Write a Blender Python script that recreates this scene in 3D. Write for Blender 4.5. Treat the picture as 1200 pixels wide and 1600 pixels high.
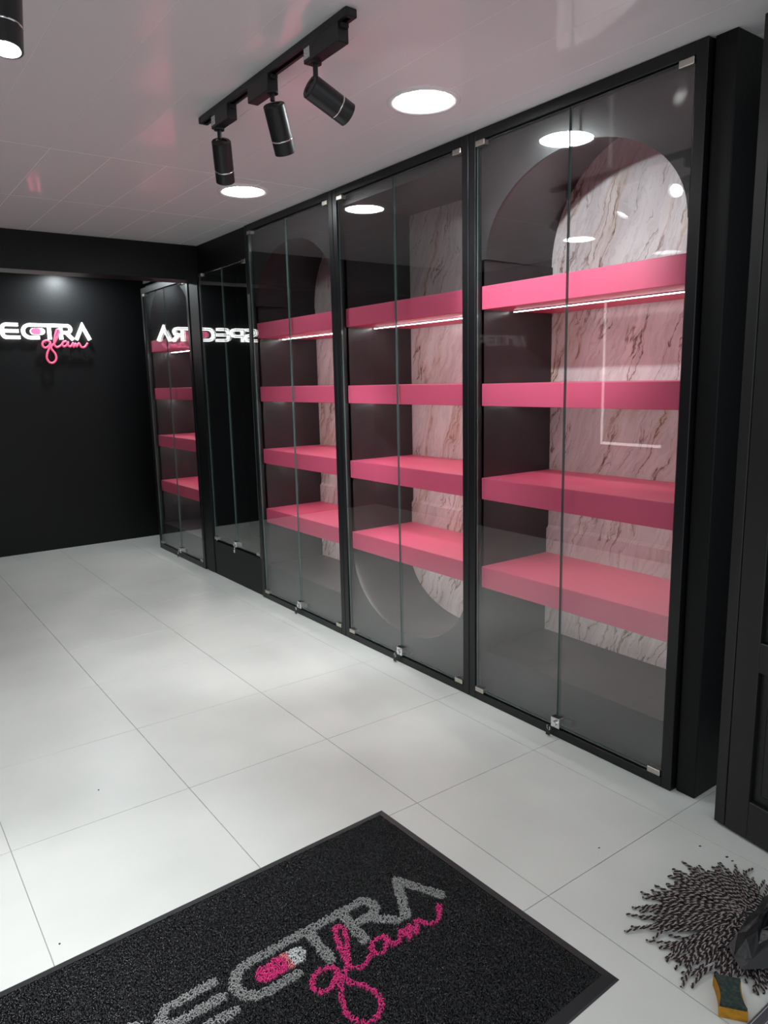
import bpy, math, random
import numpy as np
from mathutils import Vector, Matrix

random.seed(7)
rng = np.random.default_rng(7)
scene = bpy.context.scene
for o in list(bpy.data.objects):
    bpy.data.objects.remove(o)
COL = scene.collection

# ------------------------------------------------------------------ camera
cam_data = bpy.data.cameras.new('camera')
cam_data.sensor_fit = 'VERTICAL'
cam_data.sensor_height = 36.0
cam_data.lens = 1144.3 / 1600 * 36
cam_data.clip_start = 0.02
cam = bpy.data.objects.new('camera', cam_data)
COL.objects.link(cam)
YAW, PITCH, ROLL = 0.63134, 0.17750, -0.021989
_f = Vector((math.sin(YAW) * math.cos(PITCH), math.cos(YAW) * math.cos(PITCH), -math.sin(PITCH)))
_r = Vector((math.cos(YAW), -math.sin(YAW), 0))
_u = _r.cross(_f)
_r2 = _r * math.cos(ROLL) + _u * math.sin(ROLL)
_u2 = _u * math.cos(ROLL) - _r * math.sin(ROLL)
_m = Matrix((_r2, _u2, -_f)).transposed().to_4x4()
_m.translation = Vector((0, 0, 1.47))
cam.matrix_world = _m
scene.camera = cam

# ------------------------------------------------------------------ world, exposure
world = bpy.data.worlds.new('world')
scene.world = world
world.use_nodes = True
world.node_tree.nodes['Background'].inputs[0].default_value = (0.90, 0.95, 1.0, 1)
world.node_tree.nodes['Background'].inputs[1].default_value = 0.95
scene.view_settings.view_transform = 'Standard'
scene.view_settings.look = 'None'
scene.view_settings.gamma = 1.0
scene.view_settings.use_curve_mapping = False
scene.view_settings.exposure = 0.17
scene.cycles.use_denoising = True
scene.cycles.sample_clamp_indirect = 6.0
scene.cycles.max_bounces = 8

# strengths of the lamps, seen and added (radiance / watts)
L_DOWN = 62.0      # round ceiling downlights
L_REAR = 700.0      # small downlight over the sign
L_STRIP = 38.0     # LED strips under the shelves
L_STRIP_DIM = 20.0  # the nearest cabinet's strips are dimmer
L_SIGN = 5.0       # lit white letters
W_SPOT = {'cab': 72.0, 'mid': 45.0, 'far': 95.0, 'left': 48.0, 'left_added': 85.0}  # last entry: added unseen spots that brighten the left floor and ceiling

# ------------------------------------------------------------------ materials
def new_mat(name):
    m = bpy.data.materials.new(name)
    m.use_nodes = True
    nt = m.node_tree
    return m, nt, nt.nodes['Principled BSDF']

def plain(name, col, rough=0.5, metal=0.0, spec=0.5, coat=0.0, bump=None, emit=None):
    m, nt, b = new_mat(name)
    b.inputs['Base Color'].default_value = (*col, 1)
    b.inputs['Roughness'].default_value = rough
    b.inputs['Metallic'].default_value = metal
    b.inputs['Specular IOR Level'].default_value = spec
    b.inputs['Coat Weight'].default_value = coat
    if emit:
        b.inputs['Emission Color'].default_value = (*emit[0], 1)
        b.inputs['Emission Strength'].default_value = emit[1]
    if bump:
        scale, strength = bump
        tc = nt.nodes.new('ShaderNodeNewGeometry')
        n = nt.nodes.new('ShaderNodeTexNoise')
        n.inputs['Scale'].default_value = scale
        n.inputs['Detail'].default_value = 3
        bp = nt.nodes.new('ShaderNodeBump')
        bp.inputs['Strength'].default_value = strength
        bp.inputs['Distance'].default_value = 0.01
        nt.links.new(tc.outputs['Position'], n.inputs['Vector'])
        nt.links.new(n.outputs['Fac'], bp.inputs['Height'])
        nt.links.new(bp.outputs['Normal'], b.inputs['Normal'])
    return m

def noisy(name, c1, c2, scale, rough, rough2=None, detail=4, spec=0.5, lo=0.35, hi=0.65, stretch=(1, 1, 1), bump=0.0):
    m, nt, b = new_mat(name)
    g = nt.nodes.new('ShaderNodeNewGeometry')
    mp = nt.nodes.new('ShaderNodeMapping')
    mp.inputs['Scale'].default_value = stretch
    n = nt.nodes.new('ShaderNodeTexNoise')
    n.inputs['Scale'].default_value = scale
    n.inputs['Detail'].default_value = detail
    r = nt.nodes.new('ShaderNodeValToRGB')
    r.color_ramp.elements[0].position = lo
    r.color_ramp.elements[1].position = hi
    r.color_ramp.elements[0].color = (*c1, 1)
    r.color_ramp.elements[1].color = (*c2, 1)
    nt.links.new(g.outputs['Position'], mp.inputs['Vector'])
    nt.links.new(mp.outputs['Vector'], n.inputs['Vector'])
    nt.links.new(n.outputs['Fac'], r.inputs['Fac'])
    nt.links.new(r.outputs['Color'], b.inputs['Base Color'])
    b.inputs['Roughness'].default_value = rough
    b.inputs['Specular IOR Level'].default_value = spec
    if rough2 is not None:
        mr = nt.nodes.new('ShaderNodeMapRange')
        mr.inputs['To Min'].default_value = rough
        mr.inputs['To Max'].default_value = rough2
        nt.links.new(n.outputs['Fac'], mr.inputs['Value'])
        nt.links.new(mr.outputs['Result'], b.inputs['Roughness'])
    if bump:
        bp = nt.nodes.new('ShaderNodeBump')
        bp.inputs['Strength'].default_value = bump
        bp.inputs['Distance'].default_value = 0.004
        nt.links.new(n.outputs['Fac'], bp.inputs['Height'])
        nt.links.new(bp.outputs['Normal'], b.inputs['Normal'])
    return m

def glow(name, col, strength):
    m = bpy.data.materials.new(name)
    m.use_nodes = True
    nt = m.node_tree
    nt.nodes.clear()
    out = nt.nodes.new('ShaderNodeOutputMaterial')
    e = nt.nodes.new('ShaderNodeEmission')
    e.inputs[0].default_value = (*col, 1)
    e.inputs[1].default_value = strength
    nt.links.new(e.outputs[0], out.inputs[0])
    return m

def glass_mat():
    m = bpy.data.materials.new('clear_glass')
    m.use_nodes = True
    nt = m.node_tree
    nt.nodes.clear()
    out = nt.nodes.new('ShaderNodeOutputMaterial')
    g = nt.nodes.new('ShaderNodeNewGeometry')
    mr = nt.nodes.new('ShaderNodeMapRange')
    mr.inputs['To Min'].default_value = 1.72
    mr.inputs['To Max'].default_value = 1 / 1.72
    nt.links.new(g.outputs['Backfacing'], mr.inputs['Value'])
    fr = nt.nodes.new('ShaderNodeFresnel')
    nt.links.new(mr.outputs['Result'], fr.inputs['IOR'])
    tr = nt.nodes.new('ShaderNodeBsdfTransparent')
    tr.inputs[0].default_value = (0.955, 0.97, 0.965, 1)
    gl = nt.nodes.new('ShaderNodeBsdfGlossy')
    gl.inputs['Roughness'].default_value = 0.0
    gl.inputs[0].default_value = (1, 1, 1, 1)
    mx = nt.nodes.new('ShaderNodeMixShader')
    nt.links.new(fr.outputs[0], mx.inputs[0])
    nt.links.new(tr.outputs[0], mx.inputs[1])
    nt.links.new(gl.outputs[0], mx.inputs[2])
    nt.links.new(mx.outputs[0], out.inputs[0])
    return m

def marble_mat():
    m, nt, b = new_mat('veined_marble')
    L = nt.links.new
    g = nt.nodes.new('ShaderNodeNewGeometry')
    # slow warp of the vein field
    n0 = nt.nodes.new('ShaderNodeTexNoise')
    n0.inputs['Scale'].default_value = 3.2
    n0.inputs['Detail'].default_value = 5
    n0.inputs['Roughness'].default_value = 0.62
    L(g.outputs['Position'], n0.inputs['Vector'])
    sub = nt.nodes.new('ShaderNodeVectorMath'); sub.operation = 'SUBTRACT'
    sub.inputs[1].default_value = (0.5, 0.5, 0.5)
    L(n0.outputs['Color'], sub.inputs[0])
    sc = nt.nodes.new('ShaderNodeVectorMath'); sc.operation = 'SCALE'
    sc.inputs['Scale'].default_value = 0.17
    L(sub.outputs[0], sc.inputs[0])
    add = nt.nodes.new('ShaderNodeVectorMath'); add.operation = 'ADD'
    L(g.outputs['Position'], add.inputs[0]); L(sc.outputs[0], add.inputs[1])
    rot = nt.nodes.new('ShaderNodeMapping')
    rot.inputs['Rotation'].default_value = (math.radians(-22), 0, 0)
    L(add.outputs[0], rot.inputs['Vector'])
    mp = nt.nodes.new('ShaderNodeMapping')
    mp.inputs['Scale'].default_value = (0.3, 3.4, 0.42)
    L(rot.outputs['Vector'], mp.inputs['Vector'])

    def vein(scale, width, seed, detail=2):
        n = nt.nodes.new('ShaderNodeTexNoise')
        n.noise_dimensions = '4D'
        n.inputs['W'].default_value = seed
        n.inputs['Scale'].default_value = scale
        n.inputs['Detail'].default_value = detail
        L(mp.outputs['Vector'], n.inputs['Vector'])
        s = nt.nodes.new('ShaderNodeMath'); s.operation = 'SUBTRACT'; s.inputs[1].default_value = 0.5
        L(n.outputs['Fac'], s.inputs[0])
        a = nt.nodes.new('ShaderNodeMath'); a.operation = 'ABSOLUTE'
        L(s.outputs[0], a.inputs[0])
        r = nt.nodes.new('ShaderNodeMapRange')
        r.interpolation_type = 'SMOOTHSTEP'
        r.inputs['From Min'].default_value = 0.0
        r.inputs['From Max'].default_value = width
        r.inputs['To Min'].default_value = 1.0
        r.inputs['To Max'].default_value = 0.0
        L(a.outputs[0], r.inputs['Value'])
        return r.outputs['Result']

    def patches(scale, lo, hi, seed):
        n = nt.nodes.new('ShaderNodeTexNoise')
        n.noise_dimensions = '4D'
        n.inputs['W'].default_value = seed
        n.inputs['Scale'].default_value = scale
        n.inputs['Detail'].default_value = 2
        L(g.outputs['Position'], n.inputs['Vector'])
        r = nt.nodes.new('ShaderNodeMapRange')
        r.inputs['From Min'].default_value = lo
        r.inputs['From Max'].default_value = hi
        L(n.outputs['Fac'], r.inputs['Value'])
        return r.outputs['Result']

    def mul(a, bb):
        mm = nt.nodes.new('ShaderNodeMath'); mm.operation = 'MULTIPLY'
        L(a, mm.inputs[0])
        if isinstance(bb, float):
            mm.inputs[1].default_value = bb
        else:
            L(bb, mm.inputs[1])
        return mm.outputs[0]

    cloud = nt.nodes.new('ShaderNodeTexNoise')
    cloud.inputs['Scale'].default_value = 2.5
    cloud.inputs['Detail'].default_value = 5
    L(mp.outputs['Vector'], cloud.inputs['Vector'])
    base = nt.nodes.new('ShaderNodeValToRGB')
    base.color_ramp.elements[0].position = 0.3
    base.color_ramp.elements[0].color = (0.55, 0.51, 0.51, 1)
    base.color_ramp.elements[1].position = 0.7
    base.color_ramp.elements[1].color = (0.70, 0.665, 0.66, 1)
    L(cloud.outputs['Fac'], base.inputs['Fac'])
    col = base.outputs['Color']

    def mix(col, fac, c):
        mx = nt.nodes.new('ShaderNodeMix'); mx.data_type = 'RGBA'
        L(fac, mx.inputs['Factor']); L(col, mx.inputs['A'])
        mx.inputs['B'].default_value = (*c, 1)
        return mx.outputs['Result']

    col = mix(col, mul(vein(6.0, 0.05, 21.0, 5), 0.30), (0.40, 0.34, 0.34))
    col = mix(col, mul(vein(2.0, 0.05, 1.0, 3), mul(patches(2.2, 0.40, 0.58, 3.0), 0.55)), (0.47, 0.33, 0.19))
    col = mix(col, mul(vein(2.0, 0.010, 1.0, 5), mul(patches(3.5, 0.40, 0.52, 5.0), 0.9)), (0.16, 0.085, 0.055))
    col = mix(col, mul(vein(3.6, 0.011, 8.0, 5), mul(patches(3.0, 0.44, 0.58, 9.0), 0.8)), (0.22, 0.14, 0.11))
    col = mix(col, mul(vein(9.0, 0.02, 12.0, 4), 0.28), (0.34, 0.28, 0.28))
    L(col, b.inputs['Base Color'])
    b.inputs['Roughness'].default_value = 0.22
    return m

M = {}
M['black_wall'] = plain('black_wall_paint', (0.0035, 0.0037, 0.0042), 0.45, spec=0.25, bump=(60, 0.05))
M['black_gloss'] = plain('black_gloss_laminate', (0.008, 0.008, 0.009), 0.04, spec=0.5)
M['black_frame'] = plain('black_powder_coat', (0.006, 0.006, 0.007), 0.34, spec=0.4)
M['black_lining'] = noisy('black_lacquer_lining', (0.024, 0.021, 0.0225), (0.032, 0.028, 0.030), 9, 0.30)
M['pink'] = plain('pink_lacquer', (0.76, 0.118, 0.222), 0.38, bump=(120, 0.02))
M['marble'] = marble_mat()
M['glass'] = glass_mat()
M['glass_edge'] = plain('glass_edge', (0.07, 0.12, 0.11), 0.12, spec=0.7)
M['nickel'] = plain('satin_nickel', (0.62, 0.58, 0.52), 0.32, metal=1.0)
M['chrome'] = plain('polished_chrome', (0.80, 0.80, 0.80), 0.12, metal=1.0)
M['key_black'] = plain('black_key_plastic', (0.01, 0.01, 0.01), 0.4)
M['rubber'] = plain('black_rubber', (0.012, 0.012, 0.013), 0.45)
M['tile'] = noisy('porcelain_tile', (0.49, 0.505, 0.475), (0.575, 0.585, 0.55), 2.4, 0.30, 0.42, detail=7, lo=0.25, hi=0.75)
M['grout'] = plain('grey_grout', (0.30, 0.295, 0.28), 0.9)
M['ceiling'] = plain('gloss_white_pvc', (0.93, 0.885, 0.91), 0.08, spec=1.0, coat=0.0, bump=(3.0, 0.015))
M['ceiling_joint'] = plain('white_pvc_joint', (0.92, 0.90, 0.90), 0.5)
M['white_rim'] = plain('white_lamp_rim', (0.85, 0.83, 0.83), 0.35)
M['spot_black'] = plain('black_lamp_body', (0.013, 0.012, 0.014), 0.38)
M['white_label'] = noisy('paper_sticker', (0.75, 0.75, 0.75), (0.25, 0.25, 0.25), 260, 0.6, lo=0.55, hi=0.62)
M['lamp_inner'] = plain('white_reflector', (0.9, 0.9, 0.92), 0.2)
M['down'] = glow('downlight_glow', (0.94, 0.99, 1.0), L_DOWN)
M['rear'] = glow('rear_downlight_glow', (0.88, 0.97, 1.0), L_REAR)
M['strip'] = glow('led_strip_glow', (1.0, 0.97, 0.96), L_STRIP)
M['strip_dim'] = glow('dim_led_strip_glow', (1.0, 0.97, 0.96), L_STRIP_DIM)
M['lens'] = glow('spot_lens_glow', (1.0, 0.99, 0.97), 25.0)
M['sign_white'] = glow('sign_white_glow', (1.0, 1.0, 0.98), L_SIGN)
M['sign_core'] = plain('sign_acrylic_face', (0.75, 0.75, 0.74), 0.3, emit=((1, 1, 1), 0.35))
M['sign_pink'] = plain('pink_neon_tube', (0.75, 0.10, 0.20), 0.35, emit=((1.0, 0.14, 0.28), 0.42))
M['sign_pill'] = plain('pink_acrylic_pill', (0.9, 0.12, 0.25), 0.3, emit=((1.0, 0.14, 0.28), 0.75))
M['sign_blush'] = plain('blush_acrylic_pill', (0.9, 0.5, 0.55), 0.3, emit=((1.0, 0.55, 0.6), 0.7))
M['pile_black'] = plain('black_vinyl_loops', (0.006, 0.006, 0.0075), 0.28)
M['pile_grey'] = plain('grey_vinyl_loops', (0.33, 0.33, 0.32), 0.45)
M['pile_pink'] = plain('hot_pink_vinyl_loops', (0.78, 0.035, 0.24), 0.45)
M['pile_blush'] = plain('blush_vinyl_loops', (0.80, 0.25, 0.27), 0.45)
M['pile_white'] = plain('white_vinyl_loops', (0.66, 0.68, 0.66), 0.45)
M['yarn_dark'] = plain('dark_brown_yarn', (0.014, 0.009, 0.010), 0.85)
M['yarn_light'] = plain('grey_beige_yarn', (0.30, 0.25, 0.235), 0.9)
M['bag'] = plain('black_plastic_film', (0.003, 0.0034, 0.0045), 0.32, spec=0.35, bump=(45, 0.2))
M['sponge'] = noisy('yellow_foam', (0.33, 0.145, 0.006), (0.45, 0.21, 0.010), 60, 0.9, bump=0.4)
M['scour'] = noisy('dark_green_scouring_fibre', (0.006, 0.018, 0.020), (0.05, 0.062, 0.03), 130, 0.9, lo=0.42, hi=0.85, bump=0.6)
M['door'] = noisy('black_painted_timber', (0.005, 0.0049, 0.0047), (0.008, 0.0076, 0.0072), 5, 0.45, stretch=(6, 6, 0.5))
M['door_dark'] = plain('black_door_moulding', (0.006, 0.006, 0.006), 0.4)
M['alu'] = plain('anodised_aluminium', (0.30, 0.29, 0.31), 0.35, metal=0.9)
M['mirror'] = plain('dark_mirror_glass', (0.02, 0.02, 0.02), 0.03, spec=0.6)
M['mirror_led'] = glow('mirror_led_glow', (1.0, 0.92, 0.92), 2.2)
M['speck'] = plain('dark_dirt_speck', (0.02, 0.018, 0.015), 0.8)

# ------------------------------------------------------------------ helpers
def link(o, parent=None):
    COL.objects.link(o)
    if parent is not None:
        o.parent = parent
    return o

def empty(name, loc=(0, 0, 0), rotz=0.0, label=None, cat=None, group=None, kind=None):
    o = bpy.data.objects.new(name, None)
    o.empty_display_size = 0.1
    o.location = loc
    o.rotation_euler = (0, 0, rotz)
    link(o)
    return tag(o, label, cat, group, kind)

def tag(o, label=None, cat=None, group=None, kind=None):
    if label: o['label'] = label
    if cat: o['category'] = cat
    if group: o['group'] = group
    if kind: o['kind'] = kind
    return o

def mesh_obj(name, verts, faces, mat, parent=None, smooth=False, face_mats=None):
    me = bpy.data.meshes.new(name)
    me.from_pydata([tuple(v) for v in verts], [], [tuple(f) for f in faces])
    mats = mat if isinstance(mat, (list, tuple)) else [mat]
    for k in mats:
        me.materials.append(M[k] if isinstance(k, str) else k)
    if face_mats is not None:
        me.polygons.foreach_set('material_index', face_mats)
    if smooth:
        me.polygons.foreach_set('use_smooth', [True] * len(me.polygons))
    me.update()
    o = bpy.data.objects.new(name, me)
    return link(o, parent)

def share(name, src, parent=None, loc=(0, 0, 0)):
    o = bpy.data.objects.new(name, src.data)
    o.location = loc
    return link(o, parent)

def box_vf(a, b, bev=0.0):
    (x0, y0, z0), (x1, y1, z1) = a, b
    if bev <= 0:
        v = [(x0, y0, z0), (x1, y0, z0), (x1, y1, z0), (x0, y1, z0), (x0, y0, z1), (x1, y0, z1), (x1, y1, z1), (x0, y1, z1)]
        f = [(3, 2, 1, 0), (4, 5, 6, 7), (0, 1, 5, 4), (1, 2, 6, 5), (2, 3, 7, 6), (3, 0, 4, 7)]
        return v, f
    v, f = [], []
    c = ((x0 + x1) / 2, (y0 + y1) / 2, (z0 + z1) / 2)
    h = ((x1 - x0) / 2, (y1 - y0) / 2, (z1 - z0) / 2)
    bev = min(bev, min(h) * 0.9)
    idx = {}
    for sx in (-1, 1):
        for sy in (-1, 1):
            for sz in (-1, 1):
                s = (sx, sy, sz)
                for ax in range(3):
                    p = [c[k] + s[k] * (h[k] - (0 if k == ax else bev)) for k in range(3)]
                    idx[(s, ax)] = len(v)
                    v.append(tuple(p))
    for ax in range(3):
        o1, o2 = [k for k in range(3) if k != ax]
        for sg in (-1, 1):
            q = []
            for (p, r) in ((-1, -1), (1, -1), (1, 1), (-1, 1)):
                s = [0, 0, 0]; s[ax] = sg; s[o1] = p; s[o2] = r
                q.append(idx[(tuple(s), ax)])
            flip = (sg == 1) != (ax != 1)
            f.append(tuple(reversed(q)) if flip else tuple(q))
    for ax in range(3):
        o1, o2 = [k for k in range(3) if k != ax]
        for p in (-1, 1):
            for r in (-1, 1):
                s0 = [0, 0, 0]; s1 = [0, 0, 0]
                s0[ax] = -1; s1[ax] = 1
                s0[o1] = s1[o1] = p; s0[o2] = s1[o2] = r
                s0, s1 = tuple(s0), tuple(s1)
                f.append((idx[(s0, o1)], idx[(s1, o1)], idx[(s1, o2)], idx[(s0, o2)]))
    for sx in (-1, 1):
        for sy in (-1, 1):
            for sz in (-1, 1):
                s = (sx, sy, sz)
                f.append((idx[(s, 0)], idx[(s, 1)], idx[(s, 2)]))
    # make every face look outward
    out = []
    for fc in f:
        p = [Vector(v[k]) for k in fc]
        n = (p[1] - p[0]).cross(p[2] - p[0])
        if n.dot(sum(p, Vector()) / len(p) - Vector(c)) < 0:
            fc = tuple(reversed(fc))
        out.append(fc)
    return v, out

def box(name, a, b, mat, parent=None, bev=0.0):
    v, f = box_vf(a, b, bev)
    return mesh_obj(name, v, f, mat, parent)

def merge(*vfs):
    V, F = [], []
    for v, f in vfs:
        n = len(V)
        V += list(v)
        F += [tuple(i + n for i in fc) for fc in f]
    return V, F

def ring_lathe(profile, seg=32, axis_z=True):
    """surface of revolution about z of [(r, z), ...]"""
    v, f = [], []
    for (r, z) in profile:
        for k in range(seg):
            a = 2 * math.pi * k / seg
            v.append((r * math.cos(a), r * math.sin(a), z))
    for i in range(len(profile) - 1):
        for k in range(seg):
            k2 = (k + 1) % seg
            f.append((i * seg + k, i * seg + k2, (i + 1) * seg + k2, (i + 1) * seg + k))
    return v, f

def disc(r, z, seg=40, down=True):
    v = [(r * math.cos(2 * math.pi * k / seg), r * math.sin(2 * math.pi * k / seg), z) for k in range(seg)]
    f = [tuple(range(seg))]
    if down:
        f = [tuple(reversed(f[0]))]
    return v, f

def aim_matrix(p, direction):
    """local -z looks along direction"""
    q = Vector(direction).to_track_quat('-Z', 'Y')
    return Matrix.Translation(Vector(p)) @ q.to_matrix().to_4x4()

def tube_vf(pts, r, seg=8, caps=True):
    P = [Vector(p) for p in pts]
    v, f = [], []
    up = Vector((0, 0, 1))
    prev = None
    for i, p in enumerate(P):
        t = (P[min(i + 1, len(P) - 1)] - P[max(i - 1, 0)]).normalized()
        if prev is None:
            n = t.cross(up)
            if n.length < 1e-4:
                n = t.cross(Vector((0, 1, 0)))
            n.normalize()
        else:
            n = (prev - t * prev.dot(t)).normalized()
        prev = n
        b = t.cross(n)
        for k in range(seg):
            a = 2 * math.pi * k / seg
            v.append(tuple(p + n * (r * math.cos(a)) + b * (r * math.sin(a))))
    for i in range(len(P) - 1):
        for k in range(seg):
            k2 = (k + 1) % seg
            f.append((i * seg + k, i * seg + k2, (i + 1) * seg + k2, (i + 1) * seg + k))
    if caps:
        f.append(tuple(reversed(range(seg))))
        f.append(tuple((len(P) - 1) * seg + k for k in range(seg)))
    return v, f

def smooth_path(pts, n=6):
    P = [np.array(p, float) for p in pts]
    out = []
    for i in range(len(P) - 1):
        p0, p1, p2, p3 = P[max(i - 1, 0)], P[i], P[i + 1], P[min(i + 2, len(P) - 1)]
        for k in range(n):
            t = k / n
            out.append(0.5 * ((2 * p1) + (-p0 + p2) * t + (2 * p0 - 5 * p1 + 4 * p2 - p3) * t * t + (-p0 + 3 * p1 - 3 * p2 + p3) * t ** 3))
    out.append(P[-1])
    return out

# ------------------------------------------------------------------ room shell
XR = 2.225          # front plane of the cabinet frames
ZC = 2.465          # ceiling height
XL = -0.63
YB = 7.13
YF = 0.55         # shop front: open to the street behind the camera
BEAM0, BEAM1 = 5.306, 5.50

floor = mesh_obj('floor', *box_vf((XL - 3.0, -5.0, -0.08), (6.0, YB + 0.1, -0.003)), 'grout')
tag(floor, 'pale grey square porcelain tiled shop floor', 'floor', kind='structure')
T = 0.6
tile0 = None
for i in range(-2, 5):
    for j in range(-4, 11):
        x0, y0 = 0.271 + T * i, 1.252 + T * j
        x1, y1 = x0 + T, y0 + T
        if x1 < XL or x0 > 2.45 or y1 < -1.0 or y0 > YB:
            continue
        if tile0 is None:
            v, f = box_vf((0.0010, 0.0010, -0.010), (T - 0.0010, T - 0.0010, 0.0), 0.0007)
            tile0 = mesh_obj('tile', v, f, 'tile', floor)
            tile0.location = (x0, y0, 0)
        else:
            share('tile', tile0, floor, (x0, y0, 0))

ceil = box('ceiling', (XL - 0.1, YF - 0.1, ZC + 0.0006), (2.95, BEAM0 + 0.02, ZC + 0.08), 'ceiling_joint')
tag(ceil, 'glossy white plank ceiling with faint joints', 'ceiling', kind='structure')
rows = [(YF - 0.05, 3.49), (3.49, 4.40), (4.40, BEAM0 + 0.01)]
pl = {}
for i in range(-7, 6):
    x0 = 1.10 + 0.25 * i - 0.0
    if x0 + 0.25 < XL or x0 > 2.3:
        continue
    for j, (ya, yb) in enumerate(rows):
        if j not in pl:
            gw = 0.0007 if j == 0 else 0.0019
            v, f = box_vf((gw, ya + 0.0026, 0), (0.25 - gw, yb - 0.0026, 0.006), 0.0004)
            pl[j] = mesh_obj('panel', v, f, 'ceiling', ceil)
            pl[j].location = (x0, 0, ZC)
        else:
            share('panel', pl[j], ceil, (x0, 0, ZC))
ceil_r = box('ceiling', (XL - 0.1, BEAM1 - 0.02, 2.47), (2.95, YB + 0.1, 2.55), 'ceiling')
tag(ceil_r, 'lower white ceiling over the recess with the lit sign', 'ceiling', kind='structure')

tag(box('wall_back', (XL - 0.1, YB, 0), (2.95, YB + 0.1, 2.5), 'black_wall'), 'matt black back wall carrying the lit sign', 'wall', kind='structure')
tag(box('wall_left', (XL - 0.1, YF, 0), (XL, YB, 2.6), 'black_gloss'), 'glossy black side wall facing the cabinets', 'wall', kind='structure')
tag(box('wall_right', (2.80, YF, 0), (2.90, YB, 2.6), 'black_wall'), 'black wall behind the cabinet row', 'wall', kind='structure')
tag(box('trim_1', (XL - 0.02, BEAM0, 2.222), (2.80, BEAM1, 2.52), 'black_wall', bev=0.003), 'black beam crossing the ceiling before the sign recess', 'beam', kind='structure')
tag(box('trim_2', (2.247, 1.266, 0), (2.80, 1.338, ZC), 'black_wall', bev=0.003), 'black pilaster right of the nearest cabinet', 'pilaster', kind='structure')
tag(box('trim_4', (2.238, 4.505, 2.275), (2.80, BEAM0 + 0.01, ZC), 'black_wall'), 'black wall panel above the recessed glass cupboard', 'wall panel', kind='structure')
tag(box('trim_5', (2.232, 5.315, 0), (2.80, 5.525, ZC), 'black_wall', bev=0.012), 'black post between the recessed cupboard and the farthest cabinet', 'post', kind='structure')
tag(box('trim_6', (2.240, 5.53, 2.335), (2.80, 6.52, 2.475), 'black_lining'), 'black fascia above the farthest cabinet', 'fascia', kind='structure')
# aluminium threshold track near the camera
thr = empty('trim_3', (1.75, 0.67, 0), label='grey aluminium floor track beside the yellow sponge', cat='threshold', kind='structure')
box('track_plate', (-1.2, -0.030, 0), (0.50, 0.016, 0.004), 'alu', thr, bev=0.001)
box('track_rail', (-1.2, 0.008, 0.004), (0.50, 0.014, 0.011), 'alu', thr, bev=0.001)
box('track_rail', (-1.2, -0.012, 0.004), (0.50, -0.006, 0.011), 'alu', thr, bev=0.001)

# open entrance door at the right edge
ddir = Vector((2.144 - 2.174, 0.959 - 1.153, 0)).normalized()
door = empty('door_1', (2.174, 1.153, 0.008), label='open black panelled entrance door beside the pilaster', cat='door', kind='structure')
door.rotation_euler = (0, 0, math.atan2(ddir.y, ddir.x))   # local x along the leaf, local y away from the room
DW, DH, DT = 0.82, 2.43, 0.045
def dbox(n, x0, x1, z0, z1, y0=0.0, y1=DT, m='door', bev=0.002):
    return box(n, (x0, y0, z0), (x1, y1, z1), m, door, bev)
# local +y of the rotated leaf points to the room's +x side or -x side: room side is local -y
dbox('lipping', 0.0, 0.0375, 0, DH)
dbox('stile', 0.0405, 0.120, 0, DH)
dbox('stile', DW - 0.12, DW, 0, DH)
for z0, z1 in ((0, 0.130), (0.560, 0.655), (1.30, 1.42), (DH - 0.13, DH)):
    dbox('rail', 0.120, DW - 0.12, z0, z1)
for z0, z1 in ((0.130, 0.560), (0.655, 1.30), (1.42, DH - 0.13)):
    dbox('moulding', 0.1205, DW - 0.1205, z0 + 0.001, z1 - 0.001, 0.016, 0.03, 'door_dark', 0.0)
    dbox('panel', 0.150, DW - 0.150, z0 + 0.030, z1 - 0.030, 0.006, 0.02, 'door', 0.008)
dbox('core', 0.01, DW - 0.01, 0.005, DH - 0.005, 0.03, 0.042, 'door_dark', 0.0)

# ------------------------------------------------------------------ display cabinets
HW = 0.525          # half pitch of a bay
NI = 0.485          # half width of the niche
SHELF_TOPS = (1.855, 1.447, 1.034, 0.628)
SH_T = 0.096
XF = 0.037          # fascia / shelf front behind the frame front plane
XB = 0.487          # marble face
SEG = 40

def arch_points(a, b, zc, up=True, n=SEG):
    s = 1 if up else -1
    return [(a * math.cos(math.pi - math.pi * k / n), zc + s * b * math.sin(math.pi * k / n)) for k in range(n + 1)]

def plate_above(curve, z_edge, x0, x1, ylim):
    """solid plate between a curve (y, z) and a straight edge z_edge, thickness x0..x1; ends run out to +-ylim"""
    c = [(-ylim, curve[0][1])] + list(curve) + [(ylim, curve[-1][1])]
    v, f = [], []
    n = len(c)
    for x in (x0, x1):
        for (y, z) in c: v.append((x, y, z))
        for (y, z) in c: v.append((x, y, z_edge))
    A, B, Cc, D = 0, n, 2 * n, 3 * n
    for i in range(n - 1):
        f.append((A + i, A + i + 1, B + i + 1, B + i))
        f.append((Cc + i, D + i, D + i + 1, Cc + i + 1))
        f.append((A + i, Cc + i, Cc + i + 1, A + i + 1))
        f.append((B + i, B + i + 1, D + i + 1, D + i))
    f.append((A, B, D, Cc))
    f.append((A + n - 1, Cc + n - 1, D + n - 1, B + n - 1))
    return v, f

def loft(c0, x0, c1, x1):
    v = [(x0, y, z) for y, z in c0] + [(x1, y, z) for y, z in c1]
    n = len(c0)
    f = [(i, i + 1, n + i + 1, n + i) for i in range(n - 1)]
    return v, f

def glass_door(name, y0, y1, z0, z1, parent, x0=0.006, x1=0.014):
    v, f = box_vf((x0, y0, z0), (x1, y1, z1))
    # faces 3 and 5 are the +x / -x sheets, the rest are cut edges
    fm = [1, 1, 1, 0, 1, 0]
    return mesh_obj(name, v, f, ['glass', 'glass_edge'], parent, face_mats=fm)

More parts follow.
